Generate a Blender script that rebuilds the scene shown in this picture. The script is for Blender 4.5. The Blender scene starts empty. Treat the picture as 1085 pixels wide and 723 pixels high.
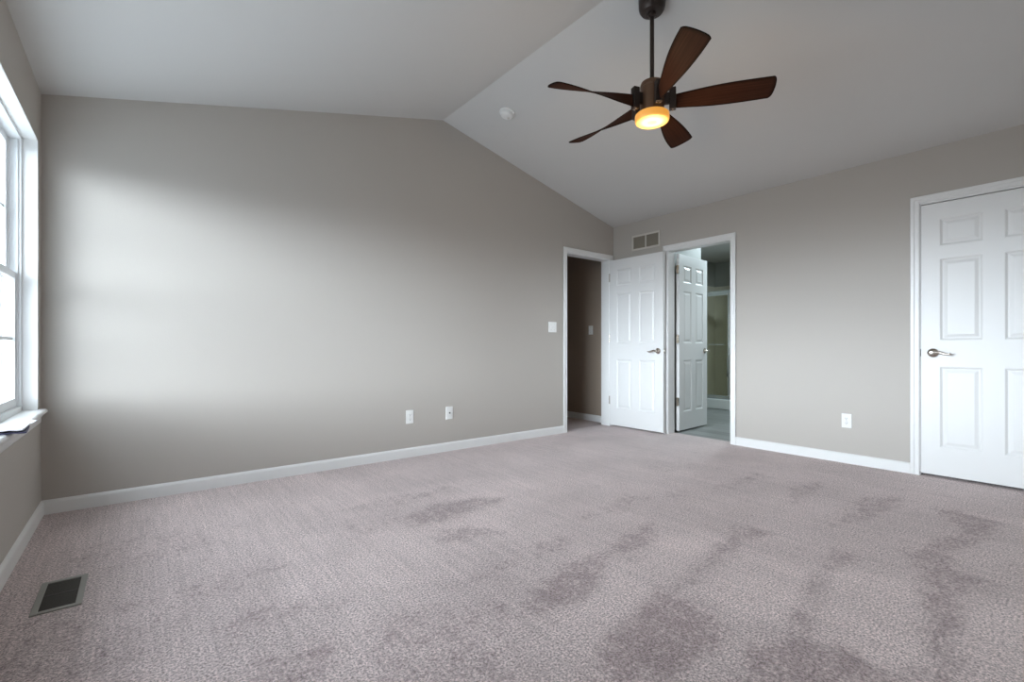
import bpy, bmesh, math, random
import numpy as np
from mathutils import Vector, Matrix, noise
random.seed(3)
S = bpy.context.scene
C = S.collection
PI = math.pi

# ------------------------------------------------------------------ camera
IW, IH = 1085, 723
F_PX, YAW, HY, CAM_H = 498.3, 0.6715, 368.6, 0.96
cam_d = bpy.data.cameras.new('camera')
cam = bpy.data.objects.new('camera', cam_d); C.objects.link(cam)
cam.location = (0, 0, CAM_H); cam.rotation_euler = (PI/2, 0, -YAW)
cam_d.sensor_width = 36; cam_d.lens = F_PX/IW*36
cam_d.shift_y = (HY - IH/2)/IW
cam_d.clip_start = 0.05
S.camera = cam

# ------------------------------------------------------------------ exposure, world, daylight
S.view_settings.view_transform = 'Standard'; S.view_settings.look = 'None'
S.view_settings.gamma = 1; S.view_settings.use_curve_mapping = False
S.view_settings.exposure = 1.0
S.cycles.diffuse_bounces = 8; S.cycles.max_bounces = 14; S.cycles.transparent_max_bounces = 12
S.cycles.caustics_reflective = False; S.cycles.caustics_refractive = False
SKY, GROUND = 22.5, 2.5
w = bpy.data.worlds.new('daylight'); S.world = w; w.use_nodes = True
nt = w.node_tree; nt.nodes.clear()
def N(nt, t, **k):
    n = nt.nodes.new(t)
    for a, b in k.items(): setattr(n, a, b)
    return n
tc = N(nt, 'ShaderNodeTexCoord'); sx = N(nt, 'ShaderNodeSeparateXYZ'); mr = N(nt, 'ShaderNodeMapRange')
mr.inputs[1].default_value = -0.06; mr.inputs[2].default_value = 0.06
mx = N(nt, 'ShaderNodeMix', data_type='RGBA')
mx.inputs[6].default_value = (0.88*GROUND, 1.0*GROUND, 1.10*GROUND, 1)
mx.inputs[7].default_value = (0.90*SKY, 0.985*SKY, 1.07*SKY, 1)
bg = N(nt, 'ShaderNodeBackground'); wo = N(nt, 'ShaderNodeOutputWorld')
L = nt.links.new
L(tc.outputs['Generated'], sx.inputs[0]); L(sx.outputs['Z'], mr.inputs[0]); L(mr.outputs[0], mx.inputs[0])
# hazy sky: brightest low over the horizon, dimmer overhead
el = N(nt, 'ShaderNodeMapRange', interpolation_type='SMOOTHSTEP'); el.inputs[1].default_value = 0.12; el.inputs[2].default_value = 0.50; el.inputs[3].default_value = 1.0; el.inputs[4].default_value = 0.18
# and dimmer along the house front than straight out from the windows
az = N(nt, 'ShaderNodeMapRange', interpolation_type='SMOOTHSTEP'); az.inputs[1].default_value = -1.0; az.inputs[2].default_value = -0.38; az.inputs[3].default_value = 0.12; az.inputs[4].default_value = 1.0
mu = N(nt, 'ShaderNodeMath', operation='MULTIPLY')
L(sx.outputs['Z'], el.inputs[0]); L(sx.outputs['Y'], az.inputs[0]); L(el.outputs[0], mu.inputs[0]); L(az.outputs[0], mu.inputs[1]); L(mu.outputs[0], bg.inputs[1])
L(mx.outputs[2], bg.inputs[0]); L(bg.outputs[0], wo.inputs[0])

def portal(name, loc, rot, sx_, sy_):
    d = bpy.data.lights.new(name, 'AREA'); d.shape = 'RECTANGLE'; d.size = sx_; d.size_y = sy_
    d.cycles.is_portal = True
    o = bpy.data.objects.new(name, d); C.objects.link(o); o.location = loc; o.rotation_euler = rot

# ------------------------------------------------------------------ room dimensions
XL, XR, YB, YR = -0.436, 4.618, 3.791, -0.75
RX, RZ, ZL, ZR = 2.199, 3.058, 2.415, 2.449
WX = -0.60                       # outer face of the left wall
WIN = [(2.78, 3.68), (1.83, 2.73), (0.88, 1.78)]   # three double-hung windows in one opening
WY0, WY1, WZ0, WZ1 = 0.86, 3.68, 0.615, 2.112
AX0, AX1 = 3.805, 4.54           # hallway opening in the back wall
BY0, BY1 = 2.312, 3.018          # bathroom opening in the right wall
KY0, KY1 = 0.085, 0.862          # closet opening in the right wall
DH = 2.035
portal('daylight_portal', (-0.605, (WY0+WY1)/2, (WZ0+WZ1)/2), (0, -PI/2, 0), WZ1-WZ0, WY1-WY0)

# ------------------------------------------------------------------ helpers
def tag(o, label=None, cat=None, group=None, kind=None):
    if label: o['label'] = label
    if cat: o['category'] = cat
    if group: o['group'] = group
    if kind: o['kind'] = kind
    return o
def bx(bm, a, b, bev=0, seg=2):
    a, b = [min(p, q) for p, q in zip(a, b)], [max(p, q) for p, q in zip(a, b)]
    t = bmesh.new()
    bmesh.ops.create_cube(t, size=1)
    for v in t.verts:
        v.co = Vector([a[i] + (v.co[i]+0.5)*(b[i]-a[i]) for i in range(3)])
    if bev:
        bmesh.ops.bevel(t, geom=t.edges[:], offset=bev, segments=seg, profile=0.5, affect='EDGES', clamp_overlap=True)
    add(bm, t)
def add(bm, t, M=None):
    if M is not None: bmesh.ops.transform(t, matrix=M, verts=t.verts)
    me = bpy.data.meshes.new('tmp'); t.to_mesh(me); t.free(); bm.from_mesh(me); bpy.data.meshes.remove(me)
def prism(bm, pts, axis, a, b):
    """extrude the 2-D outline pts along axis from a to b"""
    def P(p, t):
        return {'x': (t, p[0], p[1]), 'y': (p[0], t, p[1]), 'z': (p[0], p[1], t)}[axis]
    va = [bm.verts.new(P(p, a)) for p in pts]; vb = [bm.verts.new(P(p, b)) for p in pts]
    n = len(pts)
    fs = [bm.faces.new(va), bm.faces.new(vb[::-1])]
    for i in range(n): fs.append(bm.faces.new((va[i], vb[i], vb[(i+1) % n], va[(i+1) % n])))
    bmesh.ops.recalc_face_normals(bm, faces=fs)
def lathe(bm, prof, M=Matrix(), seg=48):
    rings = []
    for r, z in prof:
        if r < 1e-6: rings.append([bm.verts.new(M @ Vector((0, 0, z)))])
        else: rings.append([bm.verts.new(M @ Vector((r*math.cos(2*PI*k/seg), r*math.sin(2*PI*k/seg), z))) for k in range(seg)])
    fs = []
    for A, B in zip(rings, rings[1:]):
        for k in range(seg):
            k2 = (k+1) % seg
            if len(A) == 1 and len(B) == 1: continue
            if len(A) == 1: fs.append(bm.faces.new((A[0], B[k], B[k2])))
            elif len(B) == 1: fs.append(bm.faces.new((A[k], B[0], A[k2])))
            else: fs.append(bm.faces.new((A[k], B[k], B[k2], A[k2])))
    bmesh.ops.recalc_face_normals(bm, faces=fs)
def tube(bm, pts, rad, seg=12):
    """swept tube along pts; rad a number or one per point"""
    pts = [Vector(p) for p in pts]; n = len(pts)
    if not hasattr(rad, '__len__'): rad = [rad]*n
    up = Vector((0, 0, 1)); rings = []
    for i, p in enumerate(pts):
        d = (pts[min(i+1, n-1)] - pts[max(i-1, 0)]).normalized()
        u = d.cross(up)
        if u.length < 1e-3: u = d.cross(Vector((1, 0, 0)))
        u.normalize(); v = d.cross(u)
        rings.append([bm.verts.new(p + rad[i]*(math.cos(2*PI*k/seg)*u + math.sin(2*PI*k/seg)*v)) for k in range(seg)])
    fs = [bm.faces.new(rings[0]), bm.faces.new(rings[-1][::-1])]
    for A, B in zip(rings, rings[1:]):
        for k in range(seg): fs.append(bm.faces.new((A[k], B[k], B[(k+1) % seg], A[(k+1) % seg])))
    bmesh.ops.recalc_face_normals(bm, faces=fs)
def obj(name, bm, mat, parent=None, smooth=False, angle=35):
    me = bpy.data.meshes.new(name); bm.to_mesh(me); bm.free()
    me.materials.append(mat)
    o = bpy.data.objects.new(name, me); C.objects.link(o)
    if parent: o.parent = parent
    if smooth:
        for p in me.polygons: p.use_smooth = True
        try: me.set_sharp_from_angle(angle=math.radians(angle))
        except Exception: pass
    return o
def empty(name, loc, rz=0):
    o = bpy.data.objects.new(name, None); C.objects.link(o); o.location = loc; o.rotation_euler = (0, 0, rz)
    o.empty_display_size = 0.1
    return o
def struct(name, bm, m, label, cat, parent=None, smooth=False):
    return tag(obj(name, bm, m, parent, smooth), label, cat, kind='structure')

# ------------------------------------------------------------------ materials
def mat(name, col, rough=0.5, metal=0.0, spec=0.5, bump=None, bumpd=0.02, vary=0, vscale=3):
    m = bpy.data.materials.new(name); m.use_nodes = True; t = m.node_tree
    b = t.nodes['Principled BSDF']
    b.inputs['Base Color'].default_value = (*col, 1); b.inputs['Roughness'].default_value = rough
    b.inputs['Metallic'].default_value = metal; b.inputs['Specular IOR Level'].default_value = spec
    if bump or vary:
        g = N(t, 'ShaderNodeTexCoord')
    if bump:
        n = N(t, 'ShaderNodeTexNoise'); n.inputs['Scale'].default_value = bump; n.inputs['Detail'].default_value = 3
        u = N(t, 'ShaderNodeBump'); u.inputs['Strength'].default_value = bumpd; u.inputs['Distance'].default_value = 0.01
        t.links.new(g.outputs['Object'], n.inputs[0]); t.links.new(n.outputs[0], u.inputs['Height']); t.links.new(u.outputs[0], b.inputs['Normal'])
    if vary:
        n = N(t, 'ShaderNodeTexNoise'); n.inputs['Scale'].default_value = vscale
        r = N(t, 'ShaderNodeMix', data_type='RGBA'); r.inputs[6].default_value = (*[c*(1-vary) for c in col], 1); r.inputs[7].default_value = (*[min(1, c*(1+vary)) for c in col], 1)
        t.links.new(g.outputs['Object'], n.inputs[0]); t.links.new(n.outputs[0], r.inputs[0]); t.links.new(r.outputs[2], b.inputs['Base Color'])
    return m
M_wall = mat('greige_paint', (0.455, 0.424, 0.387), 0.55, spec=0.3, bump=180, bumpd=0.05, vary=0.01, vscale=2)
M_ceil = mat('ceiling_paint', (0.60, 0.595, 0.58), 0.7, spec=0.2, bump=150, bumpd=0.05)
M_hall = mat('hall_warm_shade_paint', (0.34, 0.275, 0.22), 0.5, spec=0.3, bump=180, bumpd=0.05)  # the hallway's dim warm light is put into this paint colour
M_trim = mat('white_trim_paint', (0.76, 0.76, 0.75), 0.35, bump=40, bumpd=0.01)
M_door = mat('white_door_paint', (0.74, 0.74, 0.73), 0.4, bump=60, bumpd=0.02)
M_plastic = mat('white_plastic', (0.78, 0.78, 0.76), 0.3, bump=50, bumpd=0.005)
M_slot = mat('dark_slot', (0.03, 0.03, 0.03), 0.6, bump=50, bumpd=0.01)
M_nickel = mat('satin_nickel', (0.55, 0.50, 0.44), 0.25, metal=1, bump=300, bumpd=0.01)
M_chrome = mat('chrome', (0.75, 0.77, 0.78), 0.12, metal=1, bump=200, bumpd=0.005)
M_bronze = mat('oil_rubbed_bronze', (0.045, 0.033, 0.028), 0.38, metal=0.6, bump=200, bumpd=0.02)
M_bronze2 = mat('brown_bronze', (0.15, 0.082, 0.048), 0.4, metal=0.5, bump=200, bumpd=0.02)
M_vinyl = mat('window_vinyl', (0.80, 0.82, 0.83), 0.35, bump=40, bumpd=0.005)
M_grille = mat('vent_paint', (0.58, 0.55, 0.50), 0.45, bump=60, bumpd=0.01)
M_slat = mat('vent_slats', (0.30, 0.27, 0.22), 0.6, bump=60, bumpd=0.01)
M_reg = mat('register_metal', (0.30, 0.29, 0.26), 0.45, metal=0.2, bump=80, bumpd=0.02)
M_regd = mat('register_louvre', (0.045, 0.038, 0.03), 0.5, metal=0.2, bump=80, bumpd=0.02)
M_paper = mat('paper', (0.82, 0.83, 0.86), 0.6, bump=30, bumpd=0.02)
M_ink = mat('navy_print', (0.06, 0.06, 0.12), 0.5, bump=30, bumpd=0.01)
M_bathwall = mat('bathroom_paint', (0.42, 0.43, 0.40), 0.5, bump=150, bumpd=0.03)
M_surround = mat('shower_surround', (0.74, 0.71, 0.62), 0.3, bump=20, bumpd=0.01)
M_acrylic = mat('shower_base_acrylic', (0.75, 0.76, 0.74), 0.2, bump=20, bumpd=0.005)

def mat_wood():
    m = bpy.data.materials.new('walnut_blade'); m.use_nodes = True; t = m.node_tree; b = t.nodes['Principled BSDF']
    at = N(t, 'ShaderNodeAttribute', attribute_name='blade_uv')
    mp = N(t, 'ShaderNodeMapping'); mp.inputs['Scale'].default_value = (2.5, 60, 1)
    n = N(t, 'ShaderNodeTexNoise'); n.inputs['Scale'].default_value = 1.0; n.inputs['Detail'].default_value = 5; n.inputs['Distortion'].default_value = 0.6
    r = N(t, 'ShaderNodeValToRGB')
    r.color_ramp.elements[0].position = 0.3; r.color_ramp.elements[0].color = (0.026, 0.010, 0.006, 1)
    r.color_ramp.elements[1].position = 0.75; r.color_ramp.elements[1].color = (0.070, 0.027, 0.015, 1)
    e = N(t, 'ShaderNodeAttribute', attribute_name='edge')
    mx = N(t, 'ShaderNodeMix', data_type='RGBA'); mx.inputs[7].default_value = (0.012, 0.007, 0.005, 1)
    t.links.new(at.outputs['Vector'], mp.inputs[0]); t.links.new(mp.outputs[0], n.inputs[0]); t.links.new(n.outputs[0], r.inputs[0])
    t.links.new(e.outputs['Fac'], mx.inputs[0]); t.links.new(r.outputs[0], mx.inputs[6]); t.links.new(mx.outputs[2], b.inputs['Base Color'])
    b.inputs['Roughness'].default_value = 0.6; b.inputs['Specular IOR Level'].default_value = 0.03
    return m
M_wood = mat_wood()

def mat_carpet():
    m = bpy.data.materials.new('carpet_pile'); m.use_nodes = True; t = m.node_tree; b = t.nodes['Principled BSDF']; l = t.links.new
    g = N(t, 'ShaderNodeTexCoord')
    n1 = N(t, 'ShaderNodeTexNoise'); n1.inputs['Scale'].default_value = 130; n1.inputs['Detail'].default_value = 4; n1.inputs['Roughness'].default_value = 0.7
    n2 = N(t, 'ShaderNodeTexNoise'); n2.inputs['Scale'].default_value = 2.2; n2.inputs['Detail'].default_value = 3
    n3 = N(t, 'ShaderNodeTexNoise'); n3.inputs['Scale'].default_value = 65; n3.inputs['Detail'].default_value = 3
    for n in (n1, n2, n3): l(g.outputs['Object'], n.inputs[0])
    r = N(t, 'ShaderNodeValToRGB')
    r.color_ramp.elements[0].position = 0.40; r.color_ramp.elements[0].color = (0.32, 0.262, 0.255, 1)
    r.color_ramp.elements[1].position = 0.60; r.color_ramp.elements[1].color = (0.93, 0.79, 0.775, 1)
    l(n1.outputs[0], r.inputs[0])
    at = N(t, 'ShaderNodeAttribute', attribute_name='nap')
    # the combed edge of a stroke is ragged: add tuft noise to the nap mask
    ad = N(t, 'ShaderNodeMath', operation='MULTIPLY_ADD'); ad.inputs[1].default_value = 3.4; ad.inputs[2].default_value = -1.7
    l(n3.outputs[0], ad.inputs[0])
    n5 = N(t, 'ShaderNodeTexNoise'); n5.inputs['Scale'].default_value = 14; n5.inputs['Detail'].default_value = 3; l(g.outputs['Object'], n5.inputs[0])
    a5 = N(t, 'ShaderNodeMath', operation='MULTIPLY_ADD'); a5.inputs[1].default_value = 2.0; a5.inputs[2].default_value = -1.0; l(n5.outputs[0], a5.inputs[0])
    s5 = N(t, 'ShaderNodeMath', operation='ADD'); l(ad.outputs[0], s5.inputs[0]); l(a5.outputs[0], s5.inputs[1])
    sm = N(t, 'ShaderNodeMath', operation='ADD'); l(s5.outputs[0], sm.inputs[0]); l(at.outputs['Fac'], sm.inputs[1])
    cl = N(t, 'ShaderNodeMapRange'); cl.inputs[1].default_value = 0.35; cl.inputs[2].default_value = 1.1; l(sm.outputs[0], cl.inputs[0])
    dk = N(t, 'ShaderNodeMix', data_type='RGBA', blend_type='MULTIPLY'); dk.inputs[7].default_value = (0.64, 0.60, 0.61, 1)
    l(cl.outputs[0], dk.inputs[0]); l(r.outputs[0], dk.inputs[6])
    vr = N(t, 'ShaderNodeMapRange'); vr.inputs[1].default_value = 0.35; vr.inputs[2].default_value = 0.65; vr.inputs[3].default_value = 0.93; vr.inputs[4].default_value = 1.05
    l(n2.outputs[0], vr.inputs[0])
    vm = N(t, 'ShaderNodeVectorMath', operation='SCALE'); l(dk.outputs[2], vm.inputs[0]); l(vr.outputs[0], vm.inputs['Scale'])
    la = N(t, 'ShaderNodeAttribute', attribute_name='lane')
    lm = N(t, 'ShaderNodeMath', operation='MULTIPLY_ADD'); lm.inputs[1].default_value = 0.16; lm.inputs[2].default_value = 1.0; l(la.outputs['Fac'], lm.inputs[0])
    v0 = N(t, 'ShaderNodeVectorMath', operation='SCALE'); l(vm.outputs[0], v0.inputs[0]); l(lm.outputs[0], v0.inputs['Scale']); vm = v0
    mp = N(t, 'ShaderNodeMapping'); mp.inputs['Rotation'].default_value = (0, 0, math.radians(38)); mp.inputs['Scale'].default_value = (42, 2.2, 1)
    n4 = N(t, 'ShaderNodeTexNoise'); n4.inputs['Scale'].default_value = 1; n4.inputs['Detail'].default_value = 1
    l(g.outputs['Object'], mp.inputs[0]); l(mp.outputs[0], n4.inputs[0])
    v4 = N(t, 'ShaderNodeMapRange'); v4.inputs[1].default_value = 0.3; v4.inputs[2].default_value = 0.7; v4.inputs[3].default_value = 0.92; v4.inputs[4].default_value = 1.06
    l(n4.outputs[0], v4.inputs[0])
    vn = N(t, 'ShaderNodeVectorMath', operation='SCALE'); l(vm.outputs[0], vn.inputs[0]); l(v4.outputs[0], vn.inputs['Scale'])
    l(vn.outputs[0], b.inputs['Base Color'])
    b.inputs['Roughness'].default_value = 0.95; b.inputs['Specular IOR Level'].default_value = 0.1
    b.inputs['Sheen Weight'].default_value = 0.15
    u = N(t, 'ShaderNodeBump'); u.inputs['Strength'].default_value = 0.8; u.inputs['Distance'].default_value = 0.008
    l(n1.outputs[0], u.inputs['Height']); l(u.outputs[0], b.inputs['Normal'])
    return m
M_carpet = mat_carpet()

def mat_planks():
    m = bpy.data.materials.new('grey_vinyl_planks'); m.use_nodes = True; t = m.node_tree; b = t.nodes['Principled BSDF']; l = t.links.new
    g = N(t, 'ShaderNodeTexCoord'); mp = N(t, 'ShaderNodeMapping'); mp.inputs['Rotation'].default_value = (0, 0, PI/2)
    br = N(t, 'ShaderNodeTexBrick'); br.inputs['Scale'].default_value = 1; br.inputs['Brick Width'].default_value = 1.2; br.inputs['Row Height'].default_value = 0.18
    br.inputs['Mortar Size'].default_value = 0.003; br.inputs['Color1'].default_value = (0.26, 0.27, 0.26, 1); br.inputs['Color2'].default_value = (0.38, 0.39, 0.38, 1); br.inputs['Mortar'].default_value = (0.15, 0.15, 0.15, 1)
    n = N(t, 'ShaderNodeTexNoise'); n.inputs['Scale'].default_value = 3; n.inputs['Detail'].default_value = 6
    mp2 = N(t, 'ShaderNodeMapping'); mp2.inputs['Scale'].default_value = (8, 1, 1)
    l(g.outputs['Object'], mp.inputs[0]); l(mp.outputs[0], br.inputs[0]); l(g.outputs['Object'], mp2.inputs[0]); l(mp2.outputs[0], n.inputs[0])
    mx = N(t, 'ShaderNodeMix', data_type='RGBA', blend_type='MULTIPLY'); mx.inputs[0].default_value = 0.5
    l(br.outputs[0], mx.inputs[6]); l(n.outputs[0], mx.inputs[7]); l(mx.outputs[2], b.inputs['Base Color'])
    b.inputs['Roughness'].default_value = 0.4
    return m
M_planks = mat_planks()

def mat_glass(name, tint, refl=0.08):
    m = bpy.data.materials.new(name); m.use_nodes = True; t = m.node_tree; t.nodes.clear(); l = t.links.new
    o = N(t, 'ShaderNodeOutputMaterial'); a = N(t, 'ShaderNodeBsdfTransparent'); a.inputs[0].default_value = (*tint, 1)
    g = N(t, 'ShaderNodeBsdfGlossy'); g.inputs['Roughness'].default_value = 0.03
    f = N(t, 'ShaderNodeFresnel'); f.inputs[0].default_value = 1.14
    ge = N(t, 'ShaderNodeNewGeometry'); iv = N(t, 'ShaderNodeMath', operation='SUBTRACT'); iv.inputs[0].default_value = 1
    l(ge.outputs['Backfacing'], iv.inputs[1]); ml = N(t, 'ShaderNodeMath', operation='MULTIPLY'); l(f.outputs[0], ml.inputs[0]); l(iv.outputs[0], ml.inputs[1])
    m1 = N(t, 'ShaderNodeMixShader'); l(ml.outputs[0], m1.inputs[0]); l(a.outputs[0], m1.inputs[1]); l(g.outputs[0], m1.inputs[2]); l(m1.outputs[0], o.inputs[0])
    return m
M_glass = mat_glass('window_glass', (0.95, 0.97, 0.98))
M_shglass = mat_glass('obscure_shower_glass', (0.90, 0.905, 0.865))

def mat_lamp():
    m = bpy.data.materials.new('lit_amber_glass'); m.use_nodes = True; t = m.node_tree; b = t.nodes['Principled BSDF']; l = t.links.new
    g = N(t, 'ShaderNodeTexCoord'); s = N(t, 'ShaderNodeSeparateXYZ'); cx = N(t, 'ShaderNodeCombineXYZ'); v = N(t, 'ShaderNodeVectorMath', operation='LENGTH')
    l(g.outputs['Object'], s.inputs[0]); l(s.outputs[0], cx.inputs[0]); l(s.outputs[1], cx.inputs[1]); l(cx.outputs[0], v.inputs[0])
    r = N(t, 'ShaderNodeValToRGB'); mr = N(t, 'ShaderNodeMapRange'); mr.inputs[2].default_value = 0.11; l(v.outputs['Value'], mr.inputs[0]); l(mr.outputs[0], r.inputs[0])
    e = r.color_ramp.elements; e[0].position = 0.0; e[0].color = (1, 0.62, 0.22, 1)
    e[1].position = 1.0; e[1].color = (0.95, 0.36, 0.02, 1)
    for p, c in ((0.22, (1, .70, .28, 1)), (0.48, (1, .72, .30, 1)), (0.70, (1.0, .50, .09, 1)), (0.88, (.90, .36, .035, 1))):
        x = e.new(p); x.color = c
    st = N(t, 'ShaderNodeValToRGB'); l(mr.outputs[0], st.inputs[0]); q = st.color_ramp.elements
    q[0].position = 0; q[0].color = (.30,)*3+(1,); q[1].position = 1; q[1].color = (.16,)*3+(1,)
    for p, c in ((0.2, .30), (0.33, .60), (0.5, .42), (0.68, .22), (0.85, .15)):
        x = q.new(p); x.color = (c, c, c, 1)
    k = N(t, 'ShaderNodeMath', operation='MULTIPLY'); k.inputs[1].default_value = 2.4; l(st.outputs[0], k.inputs[0])
    b.inputs['Base Color'].default_value = (0.45, 0.28, 0.10, 1); b.inputs['Roughness'].default_value = 0.3
    l(r.outputs[0], b.inputs['Emission Color']); l(k.outputs[0], b.inputs['Emission Strength'])
    return m
M_lamp = mat_lamp()

# ------------------------------------------------------------------ floor with brushed nap
def ray(x, y):
    f = (math.sin(YAW), math.cos(YAW)); r = (math.cos(YAW), -math.sin(YAW)); u = (x-IW/2)/F_PX
    return f[0]+u*r[0], f[1]+u*r[1], (HY-y)/F_PX
def onfloor(x, y):
    d = ray(x, y); t = -CAM_H/d[2]; return (t*d[0], t*d[1])
def A7(*q): return [onfloor(300+x/2.7125, 480+y/2.7125) for x, y in q]
def A8(*q): return [onfloor(700+x/2.818, 480+y/2.818) for x, y in q]
def A0(*q): return [onfloor(x, y) for x, y in q]
NAP = [(A7((320,190),(420,150),(530,130),(640,128),(640,142),(470,190),(380,212)), .8),
 (A7((430,240),(520,212),(650,225),(590,245),(470,262)), .7),
 (A7((680,470),(720,380),(860,310),(1060,200),(1075,240),(930,320),(900,400),(740,475)), .9),
 (A7((550,362),(650,292),(690,310),(600,352)), .6),
 (A7((890,600),(950,510),(1085,395),(1200,440),(1290,520),(1200,600),(1085,680),(940,680)), 1.0),
 (A7((700,270),(800,232),(850,265),(730,302)), .6),
 (A7((850,190),(990,122),(1060,130),(940,182)), .6),
 (A7((380,385),(470,372),(480,388),(400,400)), .5),
 (A7((220,222),(270,206),(275,228)), .5),
 (A7((-260,690),(-100,640),(20,580),(130,535),(175,548),(150,610),(60,680)), .65),
 (A7((-200,500),(-60,430),(180,428),(160,455),(0,490),(-150,540)), .5),
 (A7((220,680),(260,480),(420,430),(640,440),(660,490),(600,560),(760,690)), .45),
 (A7((520,515),(640,478),(650,500),(560,530)), .6),
 (A7((150,170),(330,120),(480,95),(500,110),(300,165)), .45),
 (A8((230,212),(340,238),(240,272),(100,385),(50,405),(200,240)), .8),
 (A8((510,285),(630,318),(560,345),(485,362),(455,500),(420,545),(375,550),(405,470),(470,360)), .85),
 (A8((225,650),(255,580),(380,540),(460,565),(560,590),(640,640),(620,700),(225,700)), .95),
 (A8((690,290),(760,300),(900,230),(800,160),(860,168),(1025,210),(1005,250),(860,300),(900,360),(975,380),(905,420),(870,500),(875,700),(785,700),(812,640),(790,480),(768,320)), .85),
 (A8((380,105),(460,82),(505,100),(400,152)), .6),
 (A8((600,130),(680,126),(745,145),(660,182),(515,224),(570,170)), .75),
 (A8((640,650),(770,645),(760,700),(640,700)), .7),
 (A8((150,108),(290,58),(312,72),(200,114)), .6),
 (A8((0,120),(80,110),(110,125),(20,140)), .4),
 (A8((-60,40),(60,25),(200,40),(40,60)), .3),
 (A0((60,585),(200,560),(250,575),(150,600),(60,610)), .35),
 (A0((120,640),(290,590),(310,600),(200,650),(130,690)), .35),
 (A0((0,660),(90,640),(160,700),(100,740),(-40,740)), .4),
 (A0((270,700),(350,672),(352,700),(300,740),(250,740)), .55),
 (A0((360,560),(420,540),(440,550),(380,572)), .4)]
LANES = [(A8((500,345),(765,372),(800,640),(620,632),(450,560)), 1.0),
 (A8((240,282),(470,350),(400,520),(240,500),(100,400)), .9),
 (A8((880,500),(1085,430),(1200,500),(1200,720),(880,700)), .8),
 (A8((-30,240),(190,250),(60,380),(-60,410)), .7),
 (A7((0,240),(300,210),(560,270),(540,360),(380,380),(0,420)), .7),
 (A7((300,120),(620,60),(800,110),(640,190),(660,230),(420,210)), .45),
 (A7((930,330),(1100,270),(1150,320),(960,500),(880,590),(700,560),(760,480)), .7),
 (A0((180,530),(330,500),(440,530),(300,570),(160,580)), .6),
 (A0((350,625),(470,610),(560,650),(520,730),(350,730)), .3)]
def poly_sd(px, py, poly):
    d = np.full(px.shape, 1e9); inside = np.zeros(px.shape, bool); n = len(poly)
    for i in range(n):
        x0, y0 = poly[i]; x1, y1 = poly[(i+1) % n]; ex, ey = x1-x0, y1-y0
        t = np.clip(((px-x0)*ex+(py-y0)*ey)/(ex*ex+ey*ey+1e-12), 0, 1)
        d = np.minimum(d, np.hypot(px-x0-t*ex, py-y0-t*ey))
        c = (y0 > py) != (y1 > py)
        inside ^= c & (px < (x1-x0)*(py-y0)/(y1-y0+1e-12)+x0)
    return np.where(inside, -d, d)
def carpet():
    nx, ny = 205, 185
    xs = np.linspace(XL-0.1, XR+0.12, nx); ys = np.linspace(YR-0.1, YB+0.16, ny)
    gx, gy = np.meshgrid(xs, ys, indexing='ij'); px, py = gx.ravel(), gy.ravel()
    nap = np.zeros(px.shape)
    wob = np.array([noise.noise(Vector((x*5, y*5, 0))) for x, y in zip(px, py)])*0.035
    for poly, s in NAP:
        sd = poly_sd(px, py, poly) + wob
        nap = np.maximum(nap, s*np.clip(0.5 - sd/0.08, 0, 1))
    # lanes where the pile lies the other way and reads paler
    lane = np.zeros(px.shape)
    for poly, k in LANES:
        lane = np.maximum(lane, k*np.clip(0.5 - (poly_sd(px, py, poly) + wob)/0.09, 0, 1))
    lane *= 1-np.clip(nap*1.5, 0, 1)
    me = bpy.data.meshes.new('floor')
    v = [(a, b, 0) for a, b in zip(px, py)]; f = []
    for i in range(nx-1):
        for j in range(ny-1):
            k = i*ny+j; f.append((k, k+ny, k+ny+1, k+1))
    n0 = len(v)
    me.from_pydata(v, [], f)
    at = me.attributes.new('nap', 'FLOAT', 'POINT'); at.data.foreach_set('value', nap.astype('f'))
    at = me.attributes.new('lane', 'FLOAT', 'POINT'); at.data.foreach_set('value', lane.astype('f'))
    me.materials.append(M_carpet)
    o = bpy.data.objects.new('floor', me); C.objects.link(o)
    tag(o, 'taupe cut pile carpet of the bedroom with vacuum marks', 'carpet', kind='structure')
carpet()
bm = bmesh.new(); bx(bm, (XL-0.1, YR-0.1, -0.12), (XR+0.12, YB+0.12, -0.004)); bx(bm, (2.9, YB+0.12, -0.12), (5.0, 6.4, 0.0))
struct('floor_hallway', bm, M_carpet, 'shadowed carpet of the hallway beyond the open white door', 'floor')
bm = bmesh.new(); bx(bm, (XR+0.12, 0.9, -0.12), (8.1, 4.5, -0.002))
struct('floor_bathroom', bm, M_planks, 'grey plank floor seen through the bathroom doorway', 'floor')

# ------------------------------------------------------------------ walls
T = 0.12
bm = bmesh.new()
def roofz(x): return RZ+(x-RX)*((ZL-RZ)/(XL-RX) if x < RX else (ZR-RZ)/(XR-RX))
prism(bm, [(XL-0.16, -0.1), (AX0, -0.1), (AX0, roofz(AX0)+.05), (RX, RZ+0.05), (XL-0.16, roofz(XL)+0.0)], 'y', YB, YB+T)
prism(bm, [(AX0, DH+0.012), (AX1, DH+0.012), (AX1, roofz(AX1)+.05), (AX0, roofz(AX0)+.05)], 'y', YB, YB+T)
prism(bm, [(AX1, -0.1), (XR, -0.1), (XR, ZR+.03), (AX1, roofz(AX1)+.05)], 'y', YB, YB+T)
struct('wall_back', bm, M_wall, 'greige gable end wall between the window and the hallway door', 'wall')
bm = bmesh.new()
prism(bm, [(XL-0.16, -0.1), (XR+T, -0.1), (XR+T, ZR), (RX, RZ+0.05), (XL-0.16, roofz(XL))], 'y', YR-T, YR)
struct('wall_rear', bm, M_wall, 'greige wall behind the viewer', 'wall')
bm = bmesh.new()
bx(bm, (WX, YR, -0.1), (XL, WY0, ZL+.02)); bx(bm, (WX, WY1, -0.1), (XL, YB, ZL+.02))
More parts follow.
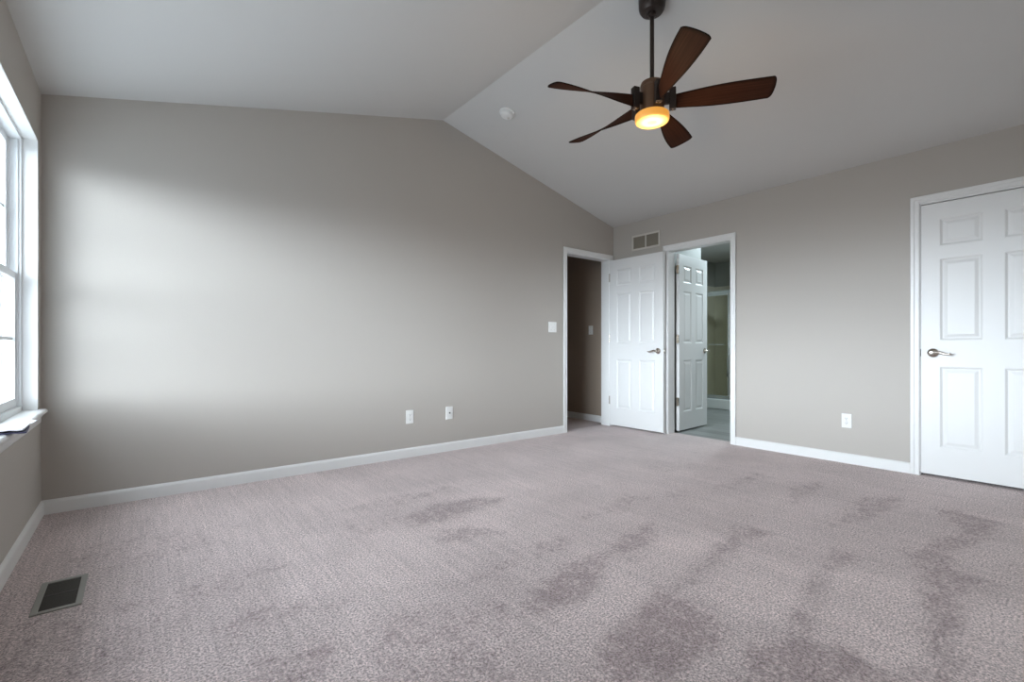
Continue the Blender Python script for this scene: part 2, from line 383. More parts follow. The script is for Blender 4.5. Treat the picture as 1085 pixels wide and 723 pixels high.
bx(bm, (WX, WY0, -0.1), (XL, WY1, WZ0-0.025)); bx(bm, (WX, WY0, WZ1), (XL, WY1, ZL+.02))
struct('wall_left', bm, M_wall, 'greige side wall around the bright window', 'wall')
bm = bmesh.new()
for y0, y1, z0 in ((YR, KY0, -.1), (KY0, KY1, DH+.005), (KY1, BY0, -.1), (BY0, BY1, DH+.012), (BY1, YB+T, -.1)):
    bx(bm, (XR, y0, z0), (XR+T, y1, ZR+.03))
struct('wall_right', bm, M_wall, 'greige wall holding the closet door and the bathroom doorway', 'wall')
# ceiling: two slopes meeting at the ridge
bm = bmesh.new()
k1 = (RZ-ZL)/(RX-XL); k2 = (RZ-ZR)/(XR-RX)
prism(bm, [(XL-.2, ZL-.2*k1), (RX, RZ), (XR+.2, ZR-.2*k2), (XR+.2, ZR+.3), (RX, RZ+.35), (XL-.2, ZL+.3)], 'y', YR-.2, YB+.02)
struct('ceiling', bm, M_ceil, 'white vaulted ceiling of two slopes meeting at a ridge', 'ceiling')

# hallway shell
HX = 4.66
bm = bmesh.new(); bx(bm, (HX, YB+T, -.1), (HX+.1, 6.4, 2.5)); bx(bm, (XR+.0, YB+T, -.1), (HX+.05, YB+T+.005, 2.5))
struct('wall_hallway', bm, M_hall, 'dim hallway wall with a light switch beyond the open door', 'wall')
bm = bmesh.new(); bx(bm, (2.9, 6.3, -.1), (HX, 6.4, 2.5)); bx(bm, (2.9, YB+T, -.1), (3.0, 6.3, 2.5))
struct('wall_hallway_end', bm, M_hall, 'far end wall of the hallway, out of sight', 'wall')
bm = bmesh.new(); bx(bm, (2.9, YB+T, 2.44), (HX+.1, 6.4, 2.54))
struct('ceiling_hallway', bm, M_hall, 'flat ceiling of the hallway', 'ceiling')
# bathroom shell
BX0, SHX, BX1 = XR+T, 7.13, 7.92
bm = bmesh.new(); bx(bm, (BX1, 3.5, -.1), (BX1+.1, 4.4, 2.5)); bx(bm, (SHX, 3.42, -.1), (BX1, 3.5, 2.5)); bx(bm, (SHX, .9, -.1), (SHX+.1, 3.42, 2.5))
struct('wall_bathroom_far', bm, M_bathwall, 'dark grey green wall above the shower in the bathroom', 'wall')
bm = bmesh.new(); bx(bm, (5.46, 4.24, -.1), (BX1, 4.34, 2.5)); bx(bm, (BX0, 3.13, -.1), (5.5, 4.34, 2.5))
struct('wall_bathroom_side', bm, M_bathwall, 'grey bathroom partition wall behind the half hidden door', 'wall')
bm = bmesh.new(); bx(bm, (BX0, .8, -.1), (5.8, .9, 2.5)); bx(bm, (6.7, .8, -.1), (SHX+.1, .9, 2.5)); bx(bm, (5.8, .8, -.1), (6.7, .9, 1.4)); bx(bm, (5.8, .8, 2.0), (6.7, .9, 2.5))
struct('wall_bathroom_window', bm, M_bathwall, 'bathroom wall with its daylight window, out of sight', 'wall')
portal('bathroom_daylight_portal', (6.25, .85, 1.7), (PI/2, 0, 0), 0.9, 0.6)
ld = bpy.data.lights.new('bathroom_fill_light', 'AREA'); ld.energy = 17; ld.size = .35; ld.color = (.76, .93, 1.0)  # unseen fill light, added to brighten the shower and bathroom door
lo = bpy.data.objects.new('bathroom_fill_light', ld); C.objects.link(lo); lo.location = (6.2, 2.7, 2.40)
bm = bmesh.new(); bx(bm, (BX0, .8, 2.44), (BX1+.1, 4.4, 2.54))
struct('ceiling_bathroom', bm, M_ceil, 'pale flat ceiling of the bathroom', 'ceiling')

# unseen eave, added to block steep sky light at the windows
bm = bmesh.new(); prism(bm, [(XL-.14, 2.44), (-1.05, 2.28), (-1.05, 2.44), (XL-.14, 2.60)], 'y', YR-.3, YB+.5)
struct('added_eave', bm, M_trim, 'unseen white eave added above the windows to block steep sky light', 'eave')
# closet behind the closed door
bm = bmesh.new(); bx(bm, (XR+T, -.3, -.1), (XR+.8, 0.0, 2.5)); bx(bm, (XR+.7, 0, -.1), (XR+.8, .8, 2.5)); bx(bm, (XR+T, .0, 2.4), (XR+.8, .8, 2.5)); bx(bm, (XR+T, .79, -.1), (XR+.8, .8995, 2.5)); bx(bm, (XR+T, 0, -.1), (XR+.7, .79, -.004))
struct('wall_closet', bm, M_wall, 'inside of the closet, hidden by its closed door', 'wall')

# ------------------------------------------------------------------ baseboards
BH, BT = 0.082, 0.013
def base_prof(sign=1):  # depth from wall, height
    return [(0, -.02), (BT, -.02), (BT, BH*.80), (BT*.75, BH*.90), (BT*.35, BH*.97), (0, BH)]
def baseboard(name, axis, fixed, sgn, a, b, label):
    bm = bmesh.new()
    prism(bm, [(fixed+sgn*d, z) for d, z in base_prof()], axis, a, b)
    struct(name, bm, M_trim, label, 'baseboard')
CW = 0.056
baseboard('baseboard_back', 'x', YB, -1, XL, AX0-CW, 'white baseboard along the gable wall')
baseboard('baseboard_left', 'y', XL, 1, YR, YB-BT, 'white baseboard under the window')
baseboard('baseboard_right', 'y', XR, -1, KY1+CW, BY0-CW, 'white baseboard between the closet door and the bathroom doorway')
baseboard('baseboard_rear', 'x', YR, 1, XL, XR, 'white baseboard behind the viewer')
baseboard('baseboard_hallway', 'y', HX, -1, YB+T, 6.3, 'white baseboard on the dim hallway wall')

# ------------------------------------------------------------------ door casings and jambs
def casing(name, axis, face, sgn, a0, a1, label, depth, right=True, stop_at=None):
    """axis: direction along the wall; the opening runs a0..a1; face: wall plane; sgn: side towards the bedroom"""
    bm = bmesh.new()
    def B(u0, u1, z0, z1, d0, d1, bev=0.003):
        p, q = face+sgn*d0, face+sgn*d1
        if axis == 'x': bx(bm, (u0, p, z0), (u1, q, z1), bev)
        else: bx(bm, (p, u0, z0), (q, u1, z1), bev)
    top = DH+.008+CW
    # stepped colonial profile: thick outer back-band, thinner inner bead
    for s, u in ((-1, a0), (1, a1)):
        lim = CW if not (stop_at and s == 1) else stop_at
        B(u, u+s*lim, -.01, top, 0, .011)
        B(u+s*lim*.55, u+s*lim, -.01, top-.0005, 0, .016, .004)
        B(u+s*.004, u+s*.014, -.01, DH+.022, 0, .014, .003)
    e1 = a1+(stop_at if stop_at else CW)
    B(a0-CW+.0005, e1-.0005, DH+.008, top-.0003, 0, .0108)
    B(a0-CW+.0008, e1-.0008, top-CW*.45, top+.0003, 0, .0162, .004)
    B(a0-.004, a1+.004, DH+.012, DH+.022, 0, .0138, .003)
    # jamb lining with a stop
    for s, u in ((-1, a0), (1, a1)):
        B(u-s*.004, u+s*.004, -.01, DH+.012, -depth, .0005, 0)
    B(a0+.004, a1-.004, DH, DH+.0125, -depth, .0005, 0)
    return struct(name, bm, M_trim, label, 'door casing')
casing('trim_1', 'x', YB, -1, AX0, AX1, 'white casing and jamb around the hallway opening', T, stop_at=.06)
casing('trim_2', 'y', XR, -1, BY0, BY1, 'white casing and jamb around the bathroom doorway', T)
casing('trim_3', 'y', XR, -1, KY0, KY1, 'white casing around the closed closet door', T)

# ------------------------------------------------------------------ six-panel doors
DT = 0.035
def door_bm(W, H):
    """leaf in local space: x 0..W from the hinge, y -DT..0, z 0..H"""
    bm = bmesh.new()
    st = .105; pw = (W-3*st)/2
    xs = [0, st, st+pw, 2*st+pw, 2*st+2*pw, W]
    zs = [0, .205, .80, .995, 1.595, 1.690, 1.888, H]
    for side in (0, 1):
        y0 = 0 if side == 0 else -DT; n = -1 if side == 0 else 1   # n: direction into the leaf
        for i in range(5):
            for j in range(7):
                a, b, c, d = xs[i], xs[i+1], zs[j], zs[j+1]
                if i in (1, 3) and j in (1, 3, 5):
                    rings = []
                    for off, dep in ((0, 0), (.004, .0015), (.014, .0085), (.022, .0085), (.040, .003), (.043, .0022)):
                        y = y0+n*dep
                        rings.append([bm.verts.new(q) for q in ((a+off, y, c+off), (b-off, y, c+off), (b-off, y, d-off), (a+off, y, d-off))])
                    for A, B in zip(rings, rings[1:]):
                        for k in range(4): bm.faces.new((A[k], A[(k+1) % 4], B[(k+1) % 4], B[k]))
                    bm.faces.new(rings[-1])
                else:
                    bm.faces.new([bm.verts.new(q) for q in ((a, y0, c), (b, y0, c), (b, y0, d), (a, y0, d))])
    for q in (((0, 0, 0), (0, -DT, 0), (0, -DT, H), (0, 0, H)), ((W, 0, 0), (W, 0, H), (W, -DT, H), (W, -DT, 0)),
              ((0, 0, 0), (W, 0, 0), (W, -DT, 0), (0, -DT, 0)), ((0, 0, H), (0, -DT, H), (W, -DT, H), (W, 0, H))):
        bm.faces.new([bm.verts.new(p) for p in q])
    bmesh.ops.remove_doubles(bm, verts=bm.verts, dist=1e-5)
    bmesh.ops.recalc_face_normals(bm, faces=bm.faces)
    return bm
def lever(parent, x, z, yface, sgn, direction):
    """rosette and wave lever standing off the face at yface; sgn = outward y, direction = lever x direction"""
    bm = bmesh.new()
    R = Matrix.Translation((x, yface, z)) @ Matrix.Rotation(-sgn*PI/2, 4, 'X')
    lathe(bm, [(0, -.001), (.032, -.001), (.033, .004), (.029, .009), (.018, .013), (.0125, .018), (.0125, .040), (.014, .052), (.011, .058), (0, .060)], R, 32)
    r = obj('door_handle', bm, M_nickel, parent, True)
    bm = bmesh.new(); pts = []; rad = []
    for k in range(17):
        t = k/16
        pts.append((x+direction*.108*t, yface+sgn*(.050-.006*math.sin(t*PI)), z+.006*math.sin(t*2*PI)-.004*t))
        rad.append(.0095-.004*t+.0025*math.sin(t*PI))
    rad[-1] = .003
    tube(bm, pts, rad, 12)
    obj('lever', bm, M_nickel, r, True)
    return r
def hinge(parent, x, y, z, leafs):
    bm = bmesh.new()
    t = bmesh.new(); bmesh.ops.create_cone(t, cap_ends=True, segments=14, radius1=.0065, radius2=.0065, depth=.09); add(bm, t, Matrix.Translation((x, y, z)))
    for dz in (-.048, .048):
        t = bmesh.new(); bmesh.ops.create_uvsphere(t, u_segments=12, v_segments=8, radius=.0055); add(bm, t, Matrix.Translation((x, y, z+dz)))
    for a, b in leafs: bx(bm, (x+a[0], y+a[1], z-.044), (x+b[0], y+b[1], z+.044))
    return obj('hinge', bm, M_nickel, parent, True)
def latch(parent, W, H_, y=-DT/2):
    bm = bmesh.new(); bx(bm, (W-.001, y-.0125, H_-.028), (W+.0015, y+.0125, H_+.028), .0008); bx(bm, (W, y-.006, H_-.008), (W+.008, y+.006, H_+.008), .002)
    obj('latch_plate', bm, M_nickel, parent)
LH = 2.008
# door_1: hallway door, swung flat against the right wall. local x from hinge, local -y thickness
d1 = struct('door_1', door_bm(.752, LH), M_door, 'white six-panel door swung open against the wall beside the bathroom doorway', 'door')
d1.location = (AX1, YB-.012, .018); d1.rotation_euler = (0, 0, -PI/2)   # local x -> -Y ; local y -> +X ; -y -> -X
# local +y faces the wall, local -DT face faces the room: shift so the room face sits at X = 4.54
d1.location.x = AX1+DT
lever(d1, .685, .905, -DT, -1, -1); lever(d1, .685, .905, 0, 1, -1); latch(d1, .752, .905)
for z in (.30, 1.06, 1.80): hinge(d1, -.002, -DT-.004, z, [((-.004, .004), (.0, .03))])
# door_2: bathroom door, opened into the bathroom, hinged at the far jamb
d2 = struct('door_2', door_bm(.690, LH), M_door, 'white six-panel door standing open inside the bathroom doorway', 'door')
d2.location = (BX0+.052, 3.025, .018); d2.rotation_euler = (0, 0, math.radians(4.0))
lever(d2, .625, .905, -DT, -1, -1); lever(d2, .625, .905, 0, 1, -1); latch(d2, .690, .905)
for z in (.33, 1.04, 1.83): hinge(d2, -.020, -DT+.012, z, [((-.018, -.004), (-.001, -.001)), ((.001, -.0125), (.0195, .018))])
# door_3: closed closet door, lever on its left
d3 = struct('door_3', door_bm(.768, LH), M_door, 'white six-panel closet door closed at the right edge', 'door')
d3.location = (XR-.001+DT, KY0+.003+.768, .02); d3.rotation_euler = (0, 0, -PI/2)
# local x -> -Y from the latch side
lever(d3, .068, .902, -DT, -1, 1)
bm = bmesh.new(); bx(bm, (-.004, -DT-.002, .875), (-.0005, -.012, .93), .001); obj('latch_plate', bm, M_slot, d3)

# ------------------------------------------------------------------ windows
def window(name, y0, y1, label):
    root = empty(name, (0, 0, 0)); tag(root, label, 'window', kind='structure')
    f = .020; X0, X1 = -.590, -.497
    bm = bmesh.new(); z0, z1 = WZ0, WZ1
    for a, b in (((X0, y0, z0), (X1, y0+f, z1)), ((X0, y1-f, z0), (X1, y1, z1)), ((X0, y0, z0), (X1, y1, z0+.028)), ((X0, y0, z1-f), (X1, y1, z1))): bx(bm, a, b, .002)
    for s, yy in ((1, y0+f), (-1, y1-f)):      # tracks in the side jambs
        for xx in (-.512, -.546, -.578): bx(bm, (xx-.003, yy, z0+.028), (xx+.003, yy+s*.008, z1-f), .001)
    obj('window_frame', bm, M_vinyl, root)
    mid = (z0+z1)/2-.02
    for nm, xc, a, b in (('lower_sash', -.529, z0+.029, mid+.022), ('upper_sash', -.562, mid-.018, z1-f-.001)):
        bm = bmesh.new(); r = .038; ya, yb = y0+f+.003, y1-f-.003; t = .014
        for p, q in (((ya, a), (ya+r, b)), ((yb-r, a), (yb, b)), ((ya+r, a), (yb-r, a+r+.008)), ((ya+r, b-r), (yb-r, b))):
            bx(bm, (xc-t, p[0], p[1]), (xc+t, q[0], q[1]), .003)
        s = obj(nm, bm, M_vinyl, root)
        bm = bmesh.new(); bx(bm, (xc-.003, ya+r-.004, a+r), (xc+.001, yb-r+.004, b-r+.004)); obj('pane', bm, M_glass, s)
        bm = bmesh.new(); zc = (a+b)/2+.004
        bx(bm, (xc-.006, ya+r, zc-.009), (xc+.004, yb-r, zc+.009), .002)
        for k in (1, 2):
            yc = ya+r+(yb-ya-2*r)*k/3; bx(bm, (xc-.0055, yc-.009, a+r), (xc+.0035, yc+.009, b-r), .002)
        obj('muntin', bm, M_vinyl, s)
    return root
window('window_1', WIN[0][0], WIN[0][1], 'white double-hung window nearest the corner of the room')
window('window_2', WIN[1][0], WIN[1][1], 'white double-hung window in the middle of the row, out of sight')
window('window_3', WIN[2][0], WIN[2][1], 'white double-hung window farthest from the corner, out of sight')
bm = bmesh.new()
for a, b in ((WIN[1][1], WIN[0][0]), (WIN[2][1], WIN[1][0]), (WY0, WIN[2][0])): bx(bm, (-.595, a, WZ0), (-.497, b, WZ1), .002)
struct('trim_4', bm, M_vinyl, 'white mullion joining the pair of windows', 'window trim')
# white painted returns, stool and apron
bm = bmesh.new()
bx(bm, (-.499, WY1-.006, WZ0), (XL+.0005, WY1+.0005, WZ1)); bx(bm, (-.499, WY0, WZ1-.006), (XL+.0005, WY1-.006, WZ1+.0005)); bx(bm, (-.499, WY0-.0005, WZ0), (XL+.0005, WY0+.006, WZ1-.006))
struct('trim_5', bm, M_trim, 'white painted returns lining the window opening', 'window trim')
bm = bmesh.new()
def roundedge(x0, x1, z0, z1, n=8):
    r = (z1-z0)/2; c = (x1-r, (z0+z1)/2)
    return [(x0, z0)]+[(c[0]+r*math.sin(PI*k/n), c[1]-r*math.cos(PI*k/n)) for k in range(n+1)]+[(x0, z1)]
prism(bm, roundedge(-.499, -.400, WZ0-.024, WZ0+.001), 'y', WY0, WY1)
prism(bm, roundedge(XL-.0, -.4003, WZ0-.0238, WZ0+.0008), 'y', WY0-.035, WY1+.035)
struct('trim_6', bm, M_trim, 'white rounded window stool jutting into the room', 'window stool', smooth=True)
bm = bmesh.new()
prism(bm, [(XL, WZ0-.075), (XL+.008, WZ0-.075), (XL+.011, WZ0-.066), (XL+.011, WZ0-.045), (XL+.017, WZ0-.036), (XL+.022, WZ0-.0242), (XL, WZ0-.0242)], 'y', WY0-.02, WY1+.02)
struct('trim_7', bm, M_trim, 'white moulded apron under the window stool', 'window trim')

# ------------------------------------------------------------------ ceiling fan
FC = Vector((2.377, 1.661, 0))
fan = empty('ceiling_fan', (FC.x, FC.y, 2.314))
tag(fan, 'five-bladed ceiling fan with dark walnut blades and a lit amber lamp', 'ceiling fan')
def fz(z): return z-2.314
cz = roofz(FC.x)
bm = bmesh.new(); seg = 48
# canopy with its top cut to the slope
prof = [(.000, -.082), (.018, -.082), (.020, -.074), (.045, -.078), (.062, -.072), (.072, -.058), (.0765, -.038)]
rings = []
lathe(bm, prof, Matrix.Translation((0, 0, fz(cz))), seg)
top_r = [v for v in bm.verts if abs(v.co.z-(fz(cz)-.038)) < 1e-6]
top_r.sort(key=lambda v: math.atan2(v.co.y, v.co.x))
up = [bm.verts.new((v.co.x*1.02, v.co.y*1.02, fz(roofz(FC.x+v.co.x))+.002)) for v in top_r]
for i in range(seg): bm.faces.new((top_r[i], top_r[(i+1) % seg], up[(i+1) % seg], up[i]))
bm.faces.new(up)
bmesh.ops.recalc_face_normals(bm, faces=bm.faces)
obj('canopy', bm, M_bronze, fan, True)
bm = bmesh.new(); lathe(bm, [(0, fz(cz)-.045), (.0125, fz(cz)-.045), (.0125, fz(2.54)), (0, fz(2.54))], seg=24)
lathe(bm, [(0.012, fz(cz)-.076), (.024, fz(cz)-.080), (.022, fz(cz)-.094), (.0125, fz(cz)-.100)], seg=24)
obj('downrod', bm, M_bronze, fan, True)
bm = bmesh.new()
lathe(bm, [(0, fz(2.548)), (.020, fz(2.548)), (.026, fz(2.536)), (.048, fz(2.533)), (.062, fz(2.525)), (.0675, fz(2.512)), (.069, fz(2.500)), (.066, fz(2.496)), (.069, fz(2.492)), (.069, fz(2.330)), (.062, fz(2.326)), (0, fz(2.326))], seg=64)
obj('motor_housing', bm, M_bronze2, fan, True)
bm = bmesh.new()
lathe(bm, [(r_*.925, fz(2.293+(z_-2.316)*1.25)) for r_, z_ in [(0, 2.354), (.098, 2.354), (.1045, 2.350), (.106, 2.344), (.106, 2.326), (.103, 2.319), (.096, 2.315), (.086, 2.3145), (.078, 2.3175), (.040, 2.3150), (0, 2.3140)]], seg=64)
obj('lamp_shade', bm, M_lamp, fan, True)
ld = bpy.data.lights.new('fan_lamp', 'POINT'); ld.energy = 3.2; ld.color = (1.0, 0.72, 0.42); ld.shadow_soft_size = 0.09
lo = bpy.data.objects.new('fan_lamp', ld); C.objects.link(lo); lo.location = (FC.x, FC.y, 2.17)
def blade_mesh():
    """twisted propeller blade along local +x; vertical at the root, 16 degrees at the tip"""
    R0, R1 = .129, .651; nu, nv, th = 40, 16, .006
    verts, faces, uv, edge = [], [], [], []
    def width(t): return .078+.074*math.sin(min(1, t*1.08)*PI/2)**1.6
    def grid(s):
        base = len(verts)
        for i in range(nu+1):
            t = i/nu; r = R0+(R1-R0)*t
            ang = math.radians(-17.5-(66)*(1-t)**2.1)
            for j in range(nv+1):
                v = j/nv*2-1
                wv = width(t)/2*v
                # rounded, slightly raked tip
                rr = r
                if t > .8:
                    k = (t-.8)/.2
                    rr = r-k*k*(.010*abs(v)**8+.010*v*v) + k*.003*(-v)
                c, sn = math.cos(ang), math.sin(ang)
                thk = th/2*(1-max(0, abs(v)-.8)/.2*.6)*s
                verts.append((rr, wv*c - thk*sn, wv*sn + thk*c))
                uv.append((t*.5, v*.5, 0)); 
                e = max(max(0, (abs(v)-.80)/.14), max(0, (t-.965)/.025)); edge.append(min(1, e))
        for i in range(nu):
            for j in range(nv):
                a = base+i*(nv+1)+j; q = (a, a+nv+1, a+nv+2, a+1)
                faces.append(q if s > 0 else q[::-1])
        return base
    a = grid(1); b = grid(-1)
    ring = [i*(nv+1) for i in range(nu+1)]+[nu*(nv+1)+j for j in range(1, nv+1)]+[i*(nv+1)+nv for i in range(nu-1, -1, -1)]+[j for j in range(nv-1, 0, -1)]
    for k in range(len(ring)):
        p, q = ring[k], ring[(k+1) % len(ring)]; faces.append((a+q, a+p, b+p, b+q))
    me = bpy.data.meshes.new('blade'); me.from_pydata(verts, [], faces)
    x = me.attributes.new('blade_uv', 'FLOAT_VECTOR', 'POINT'); x.data.foreach_set('vector', [c for u in uv for c in u])
    x = me.attributes.new('edge', 'FLOAT', 'POINT'); x.data.foreach_set('value', edge)
    me.materials.append(M_wood); me.update()
    for p in me.polygons: p.use_smooth = True
    me.set_sharp_from_angle(angle=math.radians(50))
    return me
BM = blade_mesh()
for az in (16.7, 88.7, 160.7, -127.3, -55.3):
    bm = bmesh.new()
    bx(bm, (.096, -.019, fz(2.352)), (.134, .019, fz(2.477)), .004)
    bx(bm, (.060, -.008, fz(2.385)), (.103, .008, fz(2.455)), .003)
    br = obj('blade_bracket', bm, M_bronze, fan); br.rotation_euler = (0, 0, math.radians(az))
    for q in (-.009, .009):
        bm = bmesh.new(); lathe(bm, [(0, .003), (.005, .003), (.005, -.001), (.003, -.003), (0, -.0035)], Matrix.Translation((.116, q, fz(2.351))), 12)
        obj('screw', bm, M_nickel, br, True)
    b = bpy.data.objects.new('blade', BM); C.objects.link(b); b.parent = fan
    b.location = (0, 0, fz(2.399)); b.rotation_euler = (0, 0, math.radians(az))

# ------------------------------------------------------------------ smoke detector on the right slope
sl = math.atan(k2)
sx_, sy_ = 2.485, 3.192
sd = empty('smoke_detector', (sx_, sy_, roofz(sx_))); sd.rotation_euler = (0, sl, 0)
tag(sd, 'round white smoke detector on the sloped ceiling beside the ridge', 'smoke detector')
bm = bmesh.new(); lathe(bm, [(0, .001), (.066, .001), (.068, -.004), (.068, -.010), (.062, -.013), (0, -.013)]); obj('base', bm, M_plastic, sd, True)
bm = bmesh.new(); lathe(bm, [(.056, -.012), (.056, -.024), (.050, -.036), (.038, -.042), (.016, -.044), (0, -.044)]); obj('cover', bm, M_plastic, sd, True)
bm = bmesh.new(); t = bmesh.new(); bmesh.ops.create_cone(t, cap_ends=True, segments=20, radius1=.009, radius2=.009, depth=.006); add(bm, t, Matrix.Translation((.022, .0, -.045))); obj('test_button', bm, M_grille, sd, True)

# ------------------------------------------------------------------ return-air grille high on the right wall
vy, vz, vw, vh = 3.309, 2.200, .386, .182
v = empty('air_vent', (XR, vy, vz)); tag(v, 'rectangular return air grille above the open white door', 'air vent')
bm = bmesh.new(); f = .022
for a, b in (((-.010, -vw/2, -vh/2), (0, vw/2, -vh/2+f)), ((-.010, -vw/2, vh/2-f), (0, vw/2, vh/2)), ((-.010, -vw/2, -vh/2+f), (0, -vw/2+f, vh/2-f)), ((-.010, vw/2-f, -vh/2+f), (0, vw/2, vh/2-f)), ((-.009, -.008, -vh/2+f), (0, .008, vh/2-f))): bx(bm, a, b, .002)
obj('frame', bm, M_grille, v)
bm = bmesh.new()
for k in range(11):
    z = -vh/2+f+.004+k*(vh-2*f-.004)/10.6
    for a, b in ((-vw/2+f, -.008), (.008, vw/2-f)):
        prism(bm, [(-.0075, z), (-.0065, z-.0005), (-.001, z+.0095), (-.002, z+.0100)], 'y', a, b)
obj('louvre', bm, M_slat, v)
bm = bmesh.new(); bx(bm, (-.001, -vw/2+.01, -vh/2+.01), (-.0002, vw/2-.01, vh/2-.01)); obj('backing', bm, M_slat, v)

# ------------------------------------------------------------------ outlets, jack, switches
def plate(name, w_, h_, loc, rz, label, cat):
    o = empty(name, loc, rz); tag(o, label, cat)     # local x along the wall, local -y towards the room
    bm = bmesh.new(); bx(bm, (-w_/2, -.007, -h_/2), (w_/2, 0, h_/2), .003, 3); obj('cover_plate', bm, M_plastic, o)
    return o
def receptacle(o):
    for s in (-1, 1):
        bm = bmesh.new(); t = bmesh.new(); bmesh.ops.create_cone(t, cap_ends=True, segments=24, radius1=.0165, radius2=.0165, depth=.004)
        add(bm, t, Matrix.Translation((0, -.0078, s*.0195)) @ Matrix.Rotation(PI/2, 4, 'X') @ Matrix.Scale(.82, 4, (0, 1, 0)))
        r = obj('receptacle', bm, M_plastic, o, True)
        bm = bmesh.new()
        for xx, hh in ((-.006, .0045), (.006, .0038)): bx(bm, (xx-.0012, -.0102, s*.0195+.002-hh), (xx+.0012, -.0096, s*.0195+.002+hh))
        t = bmesh.new(); bmesh.ops.create_cone(t, cap_ends=True, segments=12, radius1=.0025, radius2=.0025, depth=.001); add(bm, t, Matrix.Translation((0, -.0099, s*.0195-.0085)) @ Matrix.Rotation(PI/2, 4, 'X'))
        obj('slot', bm, M_slot, r)
    bm = bmesh.new(); t = bmesh.new(); bmesh.ops.create_uvsphere(t, u_segments=10, v_segments=6, radius=.003); add(bm, t, Matrix.Translation((0, -.007, 0))); obj('screw', bm, M_nickel, o, True)
o = plate('power_outlet', .072, .118, (1.865, YB, .353), 0, 'white duplex outlet on the gable wall, nearer the window', 'outlet'); receptacle(o)
o = plate('power_outlet', .072, .118, (XR, 1.331, .352), -PI/2, 'white duplex outlet low on the wall left of the closet door', 'outlet'); receptacle(o)
o = plate('coax_jack', .072, .118, (2.265, YB, .354), 0, 'white cable jack plate on the gable wall with one dark socket in its middle', 'wall jack')
bm = bmesh.new(); t = bmesh.new(); bmesh.ops.create_cone(t, cap_ends=True, segments=6, radius1=.0075, radius2=.0075, depth=.005); add(bm, t, Matrix.Translation((0, -.009, 0)) @ Matrix.Rotation(PI/2, 4, 'X'))
t = bmesh.new(); bmesh.ops.create_cone(t, cap_ends=True, segments=16, radius1=.0048, radius2=.0048, depth=.012); add(bm, t, Matrix.Translation((0, -.012, 0)) @ Matrix.Rotation(PI/2, 4, 'X'))
obj('socket', bm, M_slot, o)
def switch(o, n):
    for k in range(n):
        x = (k-(n-1)/2)*.046
        bm = bmesh.new(); prism(bm, [(-.0065, -.012), (-.009, -.012), (-.016, .003), (-.015, .008), (-.0065, .012)], 'x', x-.005, x+.005)
        obj('toggle', bm, M_plastic, o)
        for s in (-1, 1):
            bm = bmesh.new(); bmesh.ops.create_uvsphere(bm, u_segments=8, v_segments=6, radius=.0028, matrix=Matrix.Translation((x, -.007, s*.030)))
            obj('screw', bm, M_nickel, o, True)
o = plate('light_switch', .116, .116, (3.582, YB, 1.187), 0, 'white double light switch on the gable wall beside the hallway casing', 'light switch'); switch(o, 2)
o = plate('light_switch', .072, .116, (HX, 4.195, 1.190), -PI/2, 'single light switch on the dim hallway wall', 'light switch'); switch(o, 1)

# ------------------------------------------------------------------ floor register
r = empty('floor_register', (-.235, 2.525, 0)); tag(r, 'dark louvred floor register set in the carpet near the window wall', 'floor register')
w_, l_ = .140, .300; f = .020
bm = bmesh.new()
for a, b in (((-w_/2, -l_/2, 0), (-w_/2+f, l_/2, .006)), ((w_/2-f, -l_/2, 0), (w_/2, l_/2, .006)), ((-w_/2+f, -l_/2, 0), (w_/2-f, -l_/2+f, .006)), ((-w_/2+f, l_/2-f, 0), (w_/2-f, l_/2, .006))): bx(bm, a, b, .002)
obj('frame', bm, M_reg, r)
bm = bmesh.new()
for k in range(20):
    y = -l_/2+f+.006+k*(l_-2*f-.006)/20
    prism(bm, [(y, .0008), (y+.0012, .0008), (y+.0075, .0045), (y+.0063, .0048)], 'x', -w_/2+f, w_/2-f)
bx(bm, (-w_/2+f, -.003, .001), (w_/2-f, .003, .0055))
obj('louvre', bm, M_regd, r)
bm = bmesh.new(); bx(bm, (-w_/2+.005, -l_/2+.005, .0001), (w_/2-.005, l_/2-.005, .0009)); obj('damper', bm, M_slot, r)

# ------------------------------------------------------------------ papers on the window stool
SZ = WZ0+.0012
def sheet(name, cx, cy, wx, wy, rz, z, curl, m, label, cat, thick=.0025, droop=0):
    bm = bmesh.new(); nx, ny = 14, 14; top = []
    Rz = Matrix.Rotation(rz, 3, 'Z')
    def P(i, j, k):
        u, v_ = i/nx-.5, j/ny-.5
        p = Rz @ Vector((u*wx, v_*wy, 0))
        x = cx+p.x
        over = max(0, x-(-.404))
        return (x, cy+p.y, z+k+curl*(abs(v_)*2)**3+curl*.5*math.sin(u*9)**2-droop*over)
    A = [[bm.verts.new(P(i, j, thick)) for j in range(ny+1)] for i in range(nx+1)]
    B = [[bm.verts.new(P(i, j, 0)) for j in range(ny+1)] for i in range(nx+1)]
    for i in range(nx):
        for j in range(ny):
            bm.faces.new((A[i][j], A[i+1][j], A[i+1][j+1], A[i][j+1])); bm.faces.new((B[i][j], B[i][j+1], B[i+1][j+1], B[i+1][j]))
    for i in range(nx):
        bm.faces.new((A[i][0], B[i][0], B[i+1][0], A[i+1][0])); bm.faces.new((A[i][ny], A[i+1][ny], B[i+1][ny], B[i][ny]))
    for j in range(ny):
        bm.faces.new((A[0][j], A[0][j+1], B[0][j+1], B[0][j])); bm.faces.new((A[nx][j], B[nx][j], B[nx][j+1], A[nx][j+1]))
    o = obj(name, bm, m, None, True); tag(o, label, cat); return o
sheet('paper_sheet', -.425, 3.06, .085, .21, -.05, SZ, .003, M_paper, 'loose white paper lying on the window stool nearest the corner', 'paper', droop=.3)
sheet('paper_booklet', -.415, 2.79, .110, .20, .08, SZ, .002, M_ink, 'dark navy booklet under white paper at the edge of the window stool', 'booklet', thick=.006, droop=.05)
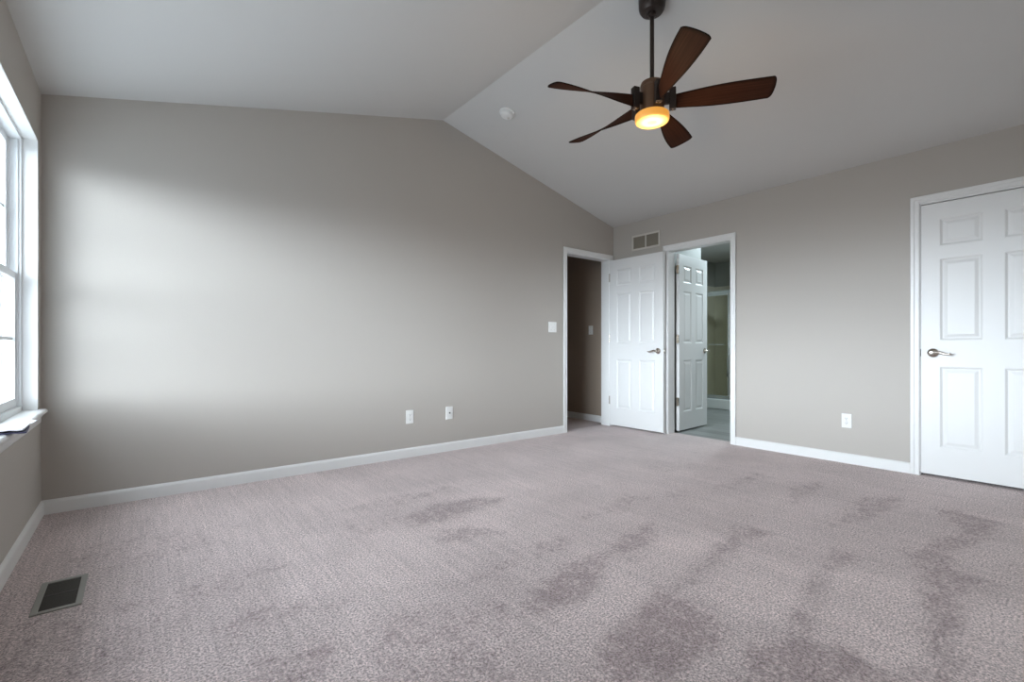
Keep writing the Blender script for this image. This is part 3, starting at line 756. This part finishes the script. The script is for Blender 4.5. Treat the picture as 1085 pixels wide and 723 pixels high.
sheet('paper_sheet', -.420, 2.79, .110, .21, .02, SZ+.010, .004, M_paper, 'white paper stacked on the dark booklet on the window stool', 'paper', thick=.006, droop=.05)

# ------------------------------------------------------------------ shower
s = empty('shower_enclosure', (SHX, 3.9, 0)); tag(s, 'framed shower with an olive tinted sliding glass door in the bathroom', 'shower')
sy0, sy1 = -.40, .34
bm = bmesh.new(); bx(bm, (-.04, sy0, 0), (.79, sy1, .05)); bx(bm, (-.045, sy0, 0), (.05, sy1, .155), .012, 3)
obj('shower_base', bm, M_acrylic, s)
bm = bmesh.new(); bx(bm, (-.02, sy0, 1.80), (.03, sy1, 1.85), .004); bx(bm, (-.02, sy0, .155), (.03, sy1, .185), .004); bx(bm, (-.02, sy0, .185), (.03, sy0+.04, 1.80), .004); bx(bm, (-.02, sy1-.03, .185), (.03, sy1, 1.80), .004)
obj('frame', bm, M_chrome, s)
bm = bmesh.new(); y0, y1 = sy0+.085, sy1-.04
for a, b in (((-.018, y0, .19), (-.004, y0+.022, 1.80)), ((-.018, y1-.022, .19), (-.004, y1, 1.80)), ((-.018, y0+.022, .19), (-.004, y1-.022, .215)), ((-.018, y0+.022, 1.775), (-.004, y1-.022, 1.80))): bx(bm, a, b, .002)
dr = obj('door_frame', bm, M_chrome, s)
bm = bmesh.new(); bx(bm, (-.013, y0+.02, .21), (-.008, y1-.02, 1.78)); obj('pane', bm, M_shglass, dr)
bm = bmesh.new(); tube(bm, [(-.018, y0+.06, 1.01), (-.05, y0+.06, 1.01), (-.05, y1-.05, 1.01), (-.018, y1-.05, 1.01)], .007, 10); obj('towel_bar', bm, M_chrome, dr, True)
bm = bmesh.new(); tube(bm, [(-.018, y0+.011, .50), (-.045, y0+.011, .52), (-.045, y0+.011, .80), (-.018, y0+.011, .82)], .009, 10); obj('pull_handle', bm, M_chrome, dr, True)
bm = bmesh.new(); bx(bm, (.765, sy0, .05), (.789, sy1, 2.02), .004); bx(bm, (.05, sy1-.015, .05), (.765, sy1-.001, 2.02), .004); bx(bm, (.05, sy0+.0, .05), (.765, sy0+.015, 2.02), .004)
obj('surround', bm, M_surround, s)
